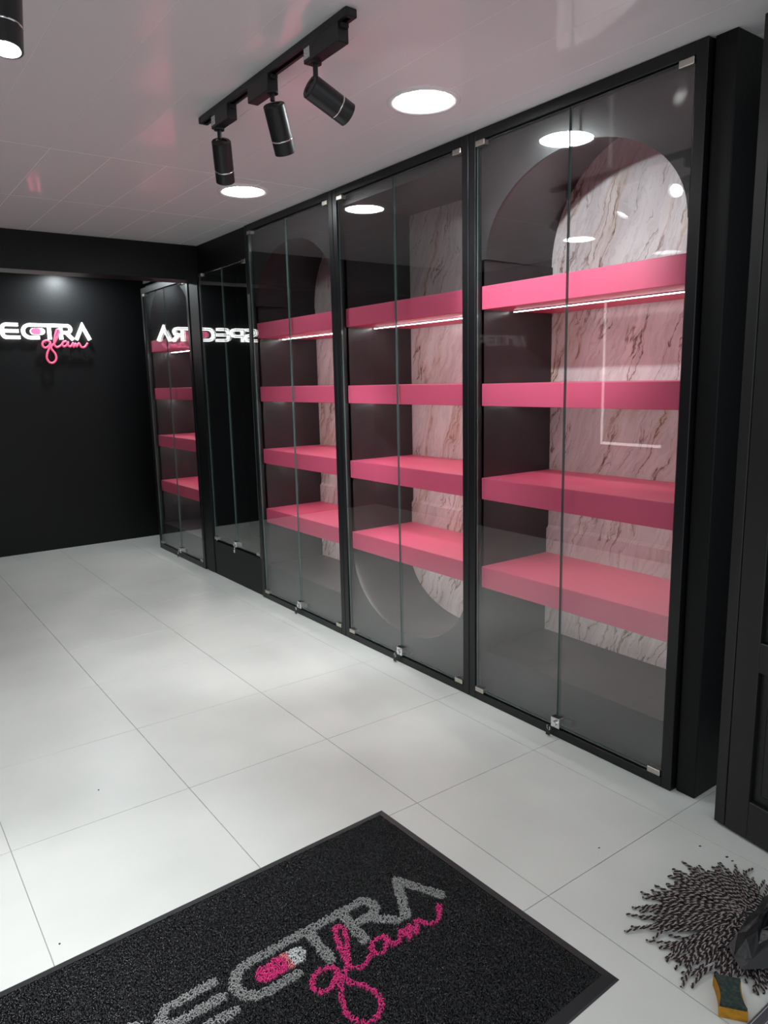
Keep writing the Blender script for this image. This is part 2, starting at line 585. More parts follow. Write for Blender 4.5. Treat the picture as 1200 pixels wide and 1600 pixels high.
def clip(parent, y, z, top, sgn):
    c = box('pivot_clip', (-0.004, min(y, y + sgn * 0.052), z - 0.011), (0.022, max(y, y + sgn * 0.052), z + 0.011), 'nickel', parent, bev=0.002)
    zz = (z + 0.010, z + 0.030) if top else (z - 0.030, z - 0.010)
    v, f = tube_vf([(0.009, y + sgn * 0.008, zz[0]), (0.009, y + sgn * 0.008, zz[1])], 0.004, 8)
    mesh_obj('pivot_pin', v, f, 'nickel', c)
    return c

def lock(parent, z, key=True, key_side=1):
    lk = mesh_obj('lock', *box_vf((-0.010, -0.022, z - 0.022), (0.020, 0.022, z + 0.022), 0.002), 'chrome', parent)
    v, f = tube_vf([(-0.022, -0.004, z), (-0.004, -0.004, z)], 0.011, 16)
    mesh_obj('lock_cylinder', v, f, 'chrome', lk, smooth=False)
    box('lock_body', (0.016, -0.062, z - 0.012), (0.040, -0.020, z + 0.016), 'key_black', lk, bev=0.003)
    if key:
        y = 0.004 + 0.02 * key_side
        ring = [( -0.020 + 0.003 * math.sin(t), y + 0.010 * math.sin(t), z - 0.026 + 0.012 * math.cos(t)) for t in np.linspace(0, 2 * math.pi, 14)]
        v, f = tube_vf(ring, 0.0016, 6, caps=False)
        mesh_obj('key_ring', v, f, 'chrome', lk)
        k1 = box('key', (-0.0235, y - 0.010, z - 0.060), (-0.0195, y + 0.012, z - 0.034), 'key_black' if key_side > 0 else 'chrome', lk, bev=0.0015)
        return lk
    return lk

def marble_panel(name, z0, z1, parent, x0=XB, x1=XB + 0.02):
    return box(name, (x0, -0.515, z0), (x1, 0.515, z1), 'marble', parent)

def shelf_with_strip(parent, ztop, strip='strip', half=NI):
    s = box('shelf', (XF + 0.002, -half + 0.001, ztop - SH_T), (XB - 0.001, half - 0.001, ztop), 'pink', parent, bev=0.0015)
    zb = ztop - SH_T
    v, f = box_vf((0.212, -half + 0.02, zb - 0.006), (0.222, half - 0.02, zb - 0.0004))
    mesh_obj('led_strip', v, f, strip, s)
    box('strip_channel', (0.207, -half + 0.018, zb - 0.004), (0.2115, half - 0.018, zb - 0.0002), 'alu', s)
    return s

def cabinet(yc, kind, label, ztop=ZC, zglass=(0.045, 2.418), key_side=1, strip='strip'):
    c = empty('display_cabinet', (XR, yc, 0), label=label, cat='cabinet', group='glass fronted display cabinets with pink shelves')
    for s in (-1, 1):
        box('frame_stile', (0, min(s * HW * 0.9985, s * (HW - 0.040)), 0), (0.055, max(s * HW * 0.9985, s * (HW - 0.040)), ztop - 0.001), 'black_frame', c, bev=0.002)
    box('frame_rail', (0, -HW + 0.040, zglass[1] + 0.006), (0.055, HW - 0.040, ztop - 0.001), 'black_frame', c, bev=0.002)
    box('frame_rail', (0, -HW + 0.040, 0), (0.055, HW - 0.040, zglass[0] - 0.008), 'black_frame', c, bev=0.002)
    gy = HW - 0.044
    for s in (-1, 1):
        g = glass_door('glass_door', min(s * 0.003, s * gy), max(s * 0.003, s * gy), zglass[0], zglass[1], c)
        clip(g, s * gy, zglass[1] - 0.006, True, -s)
        clip(g, s * gy, zglass[0] + 0.006, False, -s)
    lock(c, 0.066, True, key_side)
    zt = min(2.42, zglass[1] + 0.02)
    if kind == 'arch':
        front = arch_points(0.459, 0.341, 1.963)
        back = arch_points(0.492, 0.492, 1.963)
        v, f = plate_above(front, max(zt, 2.32), XF, XF + 0.012, 0.50)
        mesh_obj('arch_fascia', v, f, 'black_lining', c)
        v, f = loft(front, XF + 0.002, back, XB + 0.0)
        mesh_obj('arch_lining', v, [tuple(reversed(q)) for q in f], 'black_lining', c, smooth=True)
        box('base_fascia', (XF, -0.50, 0.03), (XF + 0.012, 0.50, 0.232), 'black_lining', c)
        box('niche_floor', (XF + 0.001, -0.50, 0.222), (XB, 0.50, 0.234), 'black_lining', c)
        zs0, zs1 = 0.234, 1.963
        mz0, mz1 = 0.2, ZC - 0.005
        if ztop < 2.4:
            mz1 = ztop + 0.1
    else:
        front = arch_points(0.470, 0.350, 0.500, up=False)
        back = arch_points(0.500, 0.300, 0.425, up=False)
        v, f = plate_above(front, 0.03, XF, XF + 0.012, 0.50)
        mesh_obj('curved_fascia', v, f, 'black_lining', c)
        v, f = loft(front, XF + 0.002, back, XB)
        mesh_obj('curved_lining', v, f, 'black_lining', c, smooth=True)
        box('top_fascia', (XF, -0.50, 2.385), (XF + 0.012, 0.50, 2.425), 'black_lining', c)
        box('niche_top', (XF + 0.001, -0.50, 2.378), (XB, 0.50, 2.388), 'black_lining', c)
        zs0, zs1 = 0.428, 2.385
        mz0, mz1 = 0.1, 2.40
    for s in (-1, 1):
        box('side_lining', (XF + 0.001, min(s * NI, s * (NI + 0.012)), zs0), (XB + 0.002, max(s * NI, s * (NI + 0.012)), zs1), 'black_lining', c)
    marble_panel('marble_back', 0.755, mz1, c)
    lo = marble_panel('marble_dado', mz0, 0.748, c, XB - 0.013, XB + 0.02)
    if kind != 'arch':
        pass
    v = [(XB - 0.013, -0.484, 0.742), (XB - 0.013, 0.484, 0.742), (XB + 0.001, 0.484, 0.764), (XB + 0.001, -0.484, 0.764), (XB + 0.002, -0.484, 0.742), (XB + 0.002, 0.484, 0.742)]
    mesh_obj('dado_bevel', v, [(0, 1, 2, 3), (0, 3, 4), (1, 5, 2), (2, 5, 4, 3), (0, 4, 5, 1)], 'marble', c)
    for zt_ in SHELF_TOPS:
        shelf_with_strip(c, zt_, strip)
    return c

cabinet(1.870, 'arch', 'nearest arched glass display cabinet with pink shelves, beside the black pilaster', strip='strip_dim')
cabinet(2.922, 'u', 'glass display cabinet with pink shelves above a curved U shaped bottom')
cabinet(3.974, 'arch', 'arched glass display cabinet with pink shelves left of the U bottomed cabinet', key_side=1)
cabinet(6.025, 'arch', 'farthest pink shelved glass cabinet beyond the beam, next to the sign wall', ztop=2.300, zglass=(0.055, 2.245))

# recessed plain cupboard
cp = empty('glass_cupboard', (XR + 0.008, 4.908, 0), label='empty black cupboard with glass doors above a plain black kick panel', cat='cupboard')
box('kick_panel', (0.004, -0.405, 0), (0.05, 0.405, 0.268), 'black_wall', cp, bev=0.002)
box('top_panel', (0.006, -0.405, 2.268), (0.05, 0.405, 2.275), 'black_wall', cp)
for s in (-1, 1):
    box('side_panel', (0.006, min(s * 0.39, s * 0.406), 0.268), (0.45, max(s * 0.39, s * 0.406), 2.268), 'black_wall', cp)
box('back_panel', (0.30, -0.39, 0.268), (0.32, 0.39, 2.268), 'black_wall', cp)
box('base_panel', (0.02, -0.39, 0.268), (0.30, 0.39, 0.280), 'black_wall', cp)
for s in (-1, 1):
    g = glass_door('glass_door', min(s * 0.003, s * 0.384), max(s * 0.003, s * 0.384), 0.287, 2.262, cp, 0.004, 0.012)
    clip(g, s * 0.384, 2.256, True, -s)
    clip(g, s * 0.384, 0.293, False, -s)
lock(cp, 0.305, True, -0.6)

# ------------------------------------------------------------------ downlights
def downlight(name, x, y, z, r, label, mat='down', group='round ceiling downlights'):
    d = empty(name, (x, y, z), label=label, cat='downlight', group=group)
    R = r * 1.25
    v, f = ring_lathe([(R, 0.0), (R, -0.004), (R - 0.004, -0.007), (r + 0.002, -0.004), (r, -0.002), (r, 0.001)], 48)
    mesh_obj('rim', v, f, 'white_rim', d, smooth=True)
    v, f = disc(r, -0.0025, 48)
    mesh_obj('diffuser', v, f, mat, d)
    return d
downlight('downlight', 1.842, 2.22, ZC, 0.107, 'round lit ceiling downlight nearest the camera, right of the track spotlights')
downlight('downlight', 1.847, 3.717, ZC, 0.107, 'round lit ceiling downlight just below the leftmost track spotlight')
downlight('downlight', -0.07, 3.70, ZC, 0.107, 'round ceiling downlight reflected low in the arch of the nearest cabinet')
downlight('downlight', -0.07, 2.22, ZC, 0.107, 'added unseen round ceiling downlight over the left side of the room')  # added out of view to brighten floor and ceiling
downlight('downlight', -0.07, 0.78, ZC, 0.107, 'added unseen round ceiling downlight just inside the shop front')  # also an added lamp, lights floor and ceiling from out of view
downlight('recessed_spot', 1.72, 6.87, 2.47, 0.05, 'small recessed downlight washing the wall above the lit sign', 'rear', None)

# ------------------------------------------------------------------ track lights
def track(x, y0, y1, label):
    t = empty('lighting_track', (x, (y0 + y1) / 2, ZC), label=label, cat='track', group='black ceiling lighting tracks')
    L = (y1 - y0) / 2
    w, h = 0.0175, 0.022
    prof = [(-w, -0.0005), (w, -0.0005), (w, -h), (0.007, -h), (0.007, -0.008), (-0.007, -0.008), (-0.007, -h), (-w, -h)]
    n = len(prof)
    v = [(p[0], -L, p[1]) for p in prof] + [(p[0], L, p[1]) for p in prof]
    f = [(i, (i + 1) % n, n + (i + 1) % n, n + i) for i in range(n)]
    mesh_obj('rail', v, f, 'spot_black', t)
    for s in (-1, 1):
        box('end_cap', (-w - 0.001, min(s * L, s * (L + 0.014)), -h - 0.001), (w + 0.001, max(s * L, s * (L + 0.014)), -0.0005), 'spot_black', t, bev=0.002)
    return t
track(1.245, 1.815, 2.80, 'black lighting track carrying three spotlights toward the cabinets')
track(0.42, 1.50, 2.40, 'black lighting track above the spotlight at the top left corner')

def spotlight(label, x, y_joint, z_joint, top, end, watts, cone, adapter_y, sticker=True):
    """x, y_joint: stem position; top/end: axis end points of the head"""
    s = empty('track_spotlight', (x, y_joint, ZC - 0.022), label=label, cat='spotlight', group='black cylinder track spotlights')
    o = Vector(s.location)
    ya, yb = adapter_y
    ad = mesh_obj('adapter', *box_vf((-0.019, ya - o.y, -0.050), (0.019, yb - o.y, 0.0015), 0.002), 'spot_black', s)
    box('adapter_lever', (-0.012, ya - o.y - 0.014, -0.016), (0.012, ya - o.y, -0.004), 'spot_black', ad, bev=0.002)
    if sticker:
        st = [(-0.0194, yb - o.y - 0.036, -0.040), (-0.0194, yb - o.y - 0.004, -0.040), (-0.0194, yb - o.y - 0.004, -0.010), (-0.0194, yb - o.y - 0.036, -0.010)]
        mesh_obj('sticker', st, [(0, 3, 2, 1)], 'white_label', ad)
    v1 = tube_vf([(0, 0, -0.050), (0, 0, -0.057)], 0.019, 20)
    mesh_obj('swivel', *v1, 'spot_black', s)
    v2 = tube_vf([(0, 0, -0.055), (0, 0, z_joint - o.z)], 0.0075, 12)
    mesh_obj('stem', *v2, 'spot_black', s)
    top, end = Vector(top), Vector(end)
    ax = (end - top).normalized()
    Lh = (end - top).length
    h = empty('head')
    h.parent = s
    h.matrix_local = Matrix.Translation(-o) @ aim_matrix(top, ax)
    R = 0.0355
    zr = -Lh * 0.70
    prof = [(0.0005, -0.004), (R * 0.55, -0.004), (R * 0.6, 0.0), (R - 0.003, 0.0), (R, -0.003), (R, zr + 0.001), (R - 0.002, zr), (R - 0.002, zr - 0.003), (R, zr - 0.004), (R, -Lh + 0.001), (R - 0.002, -Lh), (R - 0.005, -Lh), (R - 0.005, -Lh + 0.006)]
    v, f = ring_lathe(prof, 40)
    b = mesh_obj('body', v, f, 'spot_black', h, smooth=False)
    b.data.polygons.foreach_set('use_smooth', [True] * len(b.data.polygons))
    try:
        b.data.set_sharp_from_angle(angle=math.radians(35))
    except Exception:
        pass
    v, f = ring_lathe([(R - 0.0012, zr + 0.0012), (R + 0.0004, zr), (R + 0.0004, zr - 0.003), (R - 0.0012, zr - 0.0042)], 40)
    mesh_obj('silver_ring', v, f, 'chrome', h, smooth=True)
    v, f = ring_lathe([(R - 0.005, -Lh + 0.0005), (R - 0.010, -Lh + 0.010), (R - 0.010, -Lh + 0.016)], 40)
    mesh_obj('reflector', v, f, 'lamp_inner', h, smooth=True)
    v, f = disc(R - 0.0085, -Lh + 0.009, 40)
    mesh_obj('lens', v, f, 'lens', h)
    ld = bpy.data.lights.new('spot_beam', 'SPOT')
    ld.energy = watts
    ld.spot_size = math.radians(cone)
    ld.spot_blend = 0.6
    ld.shadow_soft_size = 0.02
    ld.color = (0.93, 0.96, 1.0)
    lo = bpy.data.objects.new('spot_beam', ld)
    link(lo, h)
    lo.location = (0, 0, -Lh - 0.004)
    return s

# heads: near one is aimed at the marble of the nearest cabinet, the others mostly down
spotlight('black track spotlight nearest the camera, tilted toward the nearest cabinet', 1.245, 1.995, 2.345,
          (1.230, 2.006, 2.329), (1.362, 2.003, 2.272), W_SPOT['cab'], 62, (1.845, 2.03))
spotlight('black track spotlight in the middle of the three on the track', 1.245, 2.262, 2.365,
          (1.250, 2.265, 2.358), (1.315, 2.316, 2.231), W_SPOT['mid'], 70, (2.255, 2.40), sticker=False)
spotlight('black track spotlight farthest along the track, above a ceiling downlight', 1.245, 2.675, 2.358,
          (1.250, 2.674, 2.351), (1.296, 2.754, 2.233), W_SPOT['far'], 70, (2.56, 2.70))
spotlight('added unseen black track spotlight at the left, behind the lit corner one', 0.42, 2.30, 2.365,  # added unseen lamp: light bounced off the left floor lifts the ceiling
          (0.415, 2.303, 2.352), (0.375, 2.330, 2.203), W_SPOT['left_added'], 90, (2.24, 2.375), sticker=False)
spotlight('added unseen black track spotlight at the left end of its track', 0.42, 1.56, 2.365,  # second added lamp out of view, for the same floor bounce
          (0.415, 1.563, 2.352), (0.335, 1.560, 2.226), W_SPOT['left_added'], 90, (1.50, 1.635), sticker=False)
spotlight('lit black spotlight cut off by the top left corner', 0.402, 1.90, 2.375,
          (0.402, 1.905, 2.360), (0.385, 1.878, 2.194), W_SPOT['left'], 62, (1.83, 1.97), sticker=False)

# ------------------------------------------------------------------ lettering shared by the sign and the mat
SW = 0.20
def arc(cx, cy, r, a0, a1, n=10, ry=None):
    ry = ry or r
    return [(cx + r * math.cos(math.radians(a0 + (a1 - a0) * k / n)), cy + ry * math.sin(math.radians(a0 + (a1 - a0) * k / n))) for k in range(n + 1)]
LETTERS = {
    'S': [arc(-1.55, 0.70, 0.20, 60, 90, 3)[:1] and [(-1.36, 0.9), (-2.10, 0.9)] + arc(-2.10, 0.70, 0.20, 90, 270) + arc(-1.58, 0.30, 0.20, 90, -90) + [(-2.34, 0.1)]],
    'P': [[(-1.08, 0.0), (-1.08, 0.9), (-0.42, 0.9)] + arc(-0.42, 0.66, 0.24, 90, -90) + [(-1.08, 0.42)]],
    'E': [[(1.05, 0.9), (0.34, 0.9)] + arc(0.34, 0.66, 0.24, 90, 180) + arc(0.34, 0.34, 0.24, 180, 270) + [(1.12, 0.1)], [(0.12, 0.5), (1.05, 0.5)]],
    'C': [[(2.30, 0.1)] + arc(1.76, 0.5, 0.43, 270, 90, 18, 0.40) + [(2.84, 0.9)]],
    'T': [[(2.80, 0.9), (3.56, 0.9)], [(2.93, 0.9), (2.93, 0.0)]],
    'R': [[(3.66, 0.0), (3.66, 0.9), (4.06, 0.9)] + arc(4.06, 0.675, 0.225, 90, -90) + [(3.76, 0.45)], [(3.98, 0.46), (4.42, 0.0)], [(3.5, 0.9), (3.7, 0.9)]],
    'A': [[(4.62, 0.0), (5.06, 0.93), (5.50, 0.0)]],
}
LETTERS['S'] = [[(-1.36, 0.9), (-2.10, 0.9)] + arc(-2.10, 0.70, 0.20, 90, 270) + arc(-1.58, 0.30, 0.20, 90, -90) + [(-2.34, 0.1)]]
_z = lambda x, y: (x * 0.0053, (360 - y) / 188.0)
SCRIPT = smooth_path([_z(*p) for p in (
    (548, 398), (505, 376), (462, 396), (450, 436), (478, 464), (520, 444), (546, 402), (538, 448), (500, 520), (486, 590), (512, 638), (555, 646),
    (594, 604), (592, 540), (548, 462), (596, 402), (640, 318), (660, 262), (640, 242), (618, 290), (596, 372), (590, 424), (618, 456), (668, 432),
    (712, 386), (744, 388), (706, 388), (684, 420), (702, 448), (738, 428), (756, 392), (756, 436), (782, 446), (806, 418), (818, 404), (820, 452), (848, 408),
    (856, 448), (884, 406), (900, 424), (916, 452), (958, 448), (998, 400))], 5)
PILL = ((1.97, 0.50), (2.46, 0.50), 0.205)    # two end centres and radius

def ribbon(path, w):
    P = [np.array(p, float) for p in path]
    Q = [P[0]]
    for p in P[1:]:
        if np.linalg.norm(p - Q[-1]) > 1e-6:
            Q.append(p)
    P = Q
    Lp, Rp = [], []
    n = len(P)
    for i in range(n):
        d0 = P[i] - P[i - 1] if i else P[1] - P[0]
        d1 = P[i + 1] - P[i] if i < n - 1 else P[-1] - P[-2]
        d0 = d0 / np.linalg.norm(d0); d1 = d1 / np.linalg.norm(d1)
        n0 = np.array([-d0[1], d0[0]]); n1 = np.array([-d1[1], d1[0]])
        m = n0 + n1
        m = m / np.linalg.norm(m)
        k = min(1.0 / max(m @ n0, 0.35), 2.2)
        Lp.append(P[i] + m * w / 2 * k); Rp.append(P[i] - m * w / 2 * k)
    return Lp, Rp

def ribbon_solid(path, w, to3, d0, d1):
    """to3(u, v, depth) -> xyz ; front at depth d1"""
    Lp, Rp = ribbon(path, w)
    n = len(Lp)
    v = [to3(*p, d1) for p in Lp] + [to3(*p, d1) for p in Rp] + [to3(*p, d0) for p in Lp] + [to3(*p, d0) for p in Rp]
    f = []
    for i in range(n - 1):
        f.append((i, i + 1, n + i + 1, n + i))
        f.append((2 * n + i, 3 * n + i, 3 * n + i + 1, 2 * n + i + 1))
        f.append((i, 2 * n + i, 2 * n + i + 1, i + 1))
        f.append((n + i, n + i + 1, 3 * n + i + 1, 3 * n + i))
    f.append((0, n, 3 * n, 2 * n))
    f.append((n - 1, 2 * n - 1 + 0, 4 * n - 1, 3 * n - 1))
    f[-1] = (n - 1, 3 * n - 1, 4 * n - 1, 2 * n - 1)
    return v, f

# ------------------------------------------------------------------ wall sign
HU, HV = 0.1325, 0.134
sign = empty('wall_sign', (1.185, YB, 1.893), label='lit white SPECTRA lettering with pink script glam on the back wall', cat='sign')
def sg(u, v, d):
    return (u * HU, -d, v * HV)
for ch in 'SPECTRA':
    parts = [ribbon_solid(p, SW * 1.02, sg, 0.012, 0.040 + 0.0005 * k) for k, p in enumerate(LETTERS[ch])]
    v, f = merge(*parts)
    lt = mesh_obj('letter', v, f, 'sign_white', sign)
    parts = [ribbon_solid(p, SW * 0.34, sg, 0.039, 0.0425 + 0.0005 * k) for k, p in enumerate(LETTERS[ch])]
    v, f = merge(*parts)
    mesh_obj('letter_face', v, f, 'sign_core', lt)

def stadium(c0, c1, r, n=14):
    pts = []
    for k in range(n + 1):
        a = math.pi / 2 + math.pi * k / n
        pts.append((c0[0] + r * math.cos(a), c0[1] + r * math.sin(a)))
    for k in range(n + 1):
        a = -math.pi / 2 + math.pi * k / n
        pts.append((c1[0] + r * math.cos(a), c1[1] + r * math.sin(a)))
    return pts
def slab(outline, to3, d0, d1):
    n = len(outline)
    v = [to3(*p, d1) for p in outline] + [to3(*p, d0) for p in outline]
    f = [tuple(range(n)), tuple(reversed(range(n, 2 * n)))] + [(i, n + i, n + (i + 1) % n, (i + 1) % n) for i in range(n)]
    return v, f
c0, c1, pr = PILL
mesh_obj('pill_back', *slab(stadium(c0, c1, pr), sg, 0.012, 0.030), 'sign_white', sign)
mesh_obj('pill_blush', *slab(stadium((c0[0] + .02, c0[1]), (c0[0] + 0.33, c0[1]), pr * 0.97), sg, 0.030, 0.034), 'sign_blush', sign)
mesh_obj('pill_pink', *slab(stadium((c0[0] + .02, c0[1]), (c0[0] + 0.21, c0[1]), pr * 0.96), sg, 0.034, 0.038), 'sign_pill', sign)
v, f = tube_vf([sg(p[0], p[1], 0.052) for p in SCRIPT], 0.0092, 8)
tag(mesh_obj('script', v, f, 'sign_pink', sign, smooth=True), 'pink neon script glam')
for u_, v_ in ((3.1, -0.3), (4.2, -0.42), (2.6, -0.25), (5.0, -0.46)):
    v, f = tube_vf([sg(u_, v_, 0.0), sg(u_, v_, 0.05)], 0.003, 6)
    mesh_obj('standoff', v, f, 'chrome', sign)

# lit mirror on the facing wall, seen as a reflection in the nearest cabinet
mir = empty('lit_mirror', (XL, 3.58, 0.93), label='dark upright mirror lit along its bottom and one side, reflected in the nearest cabinet', cat='mirror')
box('mirror_glass', (0.0, -0.27, 0), (0.012, 0.27, 1.14), 'mirror', mir)
for a, b in (((0.0, -0.27, -0.022), (0.016, 0.285, 0.0)), ((0.0, 0.27, 0.0), (0.016, 0.285, 1.14))):
    box('lit_border', a, b, 'mirror_led', mir)

# ------------------------------------------------------------------ door mat
MA = math.radians(2.0)
MC = Vector((0.655, 1.393, 0.0))
MW, MD = 1.415, 0.950
mat = empty('door_mat', MC, MA, label='black loop pile entrance mat with grey and pink SPECTRA glam lettering', cat='mat')
w2, d2, e = MW / 2, MD / 2, 0.030
prof = [(0.0, 0.0005), (0.004, 0.004), (e, 0.0105), (e, 0.004)]
v, f = [], []
for k, (ins, z) in enumerate(prof):
    v += [(-w2 + ins, -d2 + ins, z), (w2 - ins, -d2 + ins, z), (w2 - ins, d2 - ins, z), (-w2 + ins, d2 - ins, z)]
for k in range(len(prof) - 1):
    for q in range(4):
        f.append((k * 4 + q, k * 4 + (q + 1) % 4, k * 4 + 4 + (q + 1) % 4, k * 4 + 4 + q))
mesh_obj('rubber_border', v, f, 'rubber', mat)
box('backing', (-w2 + e, -d2 + e, 0.0006), (w2 - e, d2 - e, 0.0065), 'rubber', mat)

def seg_dist(P, path):
    d = np.full(len(P), 9.0)
    A = np.array(path, float)
    for a, b in zip(A[:-1], A[1:]):
        ab = b - a
        l2 = max(ab @ ab, 1e-12)
        t = np.clip(((P - a) @ ab) / l2, 0, 1)
        d = np.minimum(d, np.hypot(*(P - (a + t[:, None] * ab)).T))
    return d

# strand positions on a jittered grid (mat space) and what they draw
step = 0.0054
gx = np.arange(-w2 + e + 0.004, w2 - e - 0.003, step)
gy = np.arange(-d2 + e + 0.004, d2 - e - 0.003, step)
GX, GY = np.meshgrid(gx, gy)
S = np.stack([GX.ravel(), GY.ravel()], 1) + rng.uniform(-0.0027, 0.0027, (GX.size, 2))
ca, sa = math.cos(MA), math.sin(MA)
Wd = np.stack([MC.x + S[:, 0] * ca - S[:, 1] * sa, MC.y + S[:, 0] * sa + S[:, 1] * ca], 1)
# world -> lettering space (measured on the photo)
Aff = np.array([[0.1472, 0.0041], [0.0035, 0.1385]])
UV = (Wd - np.array([0.4108, 1.4148])) @ np.linalg.inv(Aff).T
kindv = np.zeros(len(S), int)
for ch in 'SPECTRA':
    for p in LETTERS[ch]:
        kindv[seg_dist(UV, p) < 0.105] = 1
dp = seg_dist(UV, [(c0[0] - 0.08, 0.48), (c1[0], 0.50)])
kindv[dp < pr + 0.075] = np.where(kindv[dp < pr + 0.075] == 1, 1, 0)
kindv[dp < pr] = 4
kindv[(dp < pr) & (UV[:, 0] < c0[0] + 0.40)] = 3
kindv[(dp < pr) & (UV[:, 0] < c0[0] + 0.29)] = 2
kindv[seg_dist(UV, SCRIPT) < 0.050] = 2

def strands(idx, name, matn, label=None):
    n = len(idx)
    if n == 0:
        return
    p = S[idx]
    ang = rng.uniform(0, 2 * np.pi, n)
    ln = rng.uniform(0.0035, 0.0065, n)
    ht = rng.uniform(0.0035, 0.0085, n)
    bend = rng.uniform(-0.9, 0.9, n)
    K = 5
    path = np.zeros((n, K, 3))
    for k in range(K):
        t = k / (K - 1) * 2 - 1
        a = ang + bend * t
        path[:, k, 0] = p[:, 0] + np.cos(a) * ln * t
        path[:, k, 1] = p[:, 1] + np.sin(a) * ln * t
        path[:, k, 2] = 0.0068 + ht * (1 - abs(t) ** 2.2)
    tng = np.gradient(path, axis=1)
    tng /= np.linalg.norm(tng, axis=2, keepdims=True) + 1e-9
    up = np.array([0, 0, 1.0])
    n1 = np.cross(tng, up); n1 /= np.linalg.norm(n1, axis=2, keepdims=True) + 1e-9
    n2 = np.cross(n1, tng)
    r = 0.00125
    V = np.zeros((n, K, 3, 3))
    for k in range(3):
        a = 2 * math.pi * k / 3 + math.pi / 2
        V[:, :, k] = path + r * (math.cos(a) * n1 + math.sin(a) * n2)
    V = V.reshape(-1, 3)
    base = (np.arange(n) * K * 3)[:, None, None, None]
    i = np.arange(K - 1)[None, :, None, None] * 3
    k = np.arange(3)[None, None, :, None]
    k2 = (k + 1) % 3
    F = np.concatenate([base + i + k, base + i + k2, base + i + 3 + k2, base + i + 3 + k], axis=3).reshape(-1, 4)
    me = bpy.data.meshes.new(name)
    me.vertices.add(len(V)); me.vertices.foreach_set('co', V.ravel())
    me.loops.add(F.size); me.loops.foreach_set('vertex_index', F.ravel().astype(np.int32))
    me.polygons.add(len(F))
    me.polygons.foreach_set('loop_start', np.arange(0, F.size, 4, dtype=np.int32))
    me.polygons.foreach_set('use_smooth', np.ones(len(F), bool))
    me.materials.append(M[matn])
    me.update(calc_edges=True)
    o = link(bpy.data.objects.new(name, me), mat)
    tag(o, label, kind='stuff')
    return o
strands(np.where(kindv == 0)[0], 'loop_pile', 'pile_black')
strands(np.where(kindv == 1)[0], 'lettering', 'pile_grey', 'grey SPECTRA lettering')
strands(np.where(kindv == 2)[0], 'script_lettering', 'pile_pink', 'hot pink script glam and pill')
strands(np.where(kindv == 3)[0], 'pill_blend', 'pile_blush')
strands(np.where(kindv == 4)[0], 'pill_end', 'pile_white')

# ------------------------------------------------------------------ string mop head
MO = Vector((1.80, 0.82, 0))
mop = empty('mop', MO, label='brown and grey twisted string mop head lying on the floor', cat='mop')

def helix_mesh(name, paths, phase, mat_name, r_off, r_ply, pitch, sides=4):
    Vs, Fs, base = [], [], 0
    for pi, P in enumerate(paths):
        P = np.array(P)
        dl = np.linalg.norm(np.diff(P, axis=0), axis=1)
        s = np.concatenate([[0], np.cumsum(dl)])
        n = max(int(s[-1] / (pitch / 5.0)), 6)
        q = np.linspace(0, s[-1], n)
        Q = np.stack([np.interp(q, s, P[:, k]) for k in range(3)], 1)
        t = np.gradient(Q, axis=0); t /= np.linalg.norm(t, axis=1, keepdims=True) + 1e-9
        n1 = np.cross(t, [0, 0, 1.0]); n1 /= np.linalg.norm(n1, axis=1, keepdims=True) + 1e-9
        n2 = np.cross(n1, t)
        a = 2 * np.pi * q / pitch + phase + pi * 1.7
        Cn = Q + r_off * (np.cos(a)[:, None] * n1 + np.sin(a)[:, None] * n2)
        ring = []
        for k in range(sides):
            b = 2 * math.pi * k / sides
            ring.append(Cn + r_ply * (math.cos(b) * n1 + math.sin(b) * n2))
        V = np.stack(ring, 1).reshape(-1, 3)
        i = np.arange(n - 1)[:, None] * sides
        k = np.arange(sides)[None, :]
        k2 = (k + 1) % sides
        F = np.stack([base + i + k, base + i + k2, base + i + sides + k2, base + i + sides + k], 2).reshape(-1, 4)
        Vs.append(V); Fs.append(F); base += len(V)
    V = np.concatenate(Vs); F = np.concatenate(Fs)
    me = bpy.data.meshes.new(name)
    me.vertices.add(len(V)); me.vertices.foreach_set('co', V.ravel())
    me.loops.add(F.size); me.loops.foreach_set('vertex_index', F.ravel().astype(np.int32))
    me.polygons.add(len(F))
    me.polygons.foreach_set('loop_start', np.arange(0, F.size, 4, dtype=np.int32))
    me.polygons.foreach_set('use_smooth', np.ones(len(F), bool))
    me.materials.append(M[mat_name])
    me.update(calc_edges=True)
    return tag(link(bpy.data.objects.new(name, me), mop), kind='stuff')

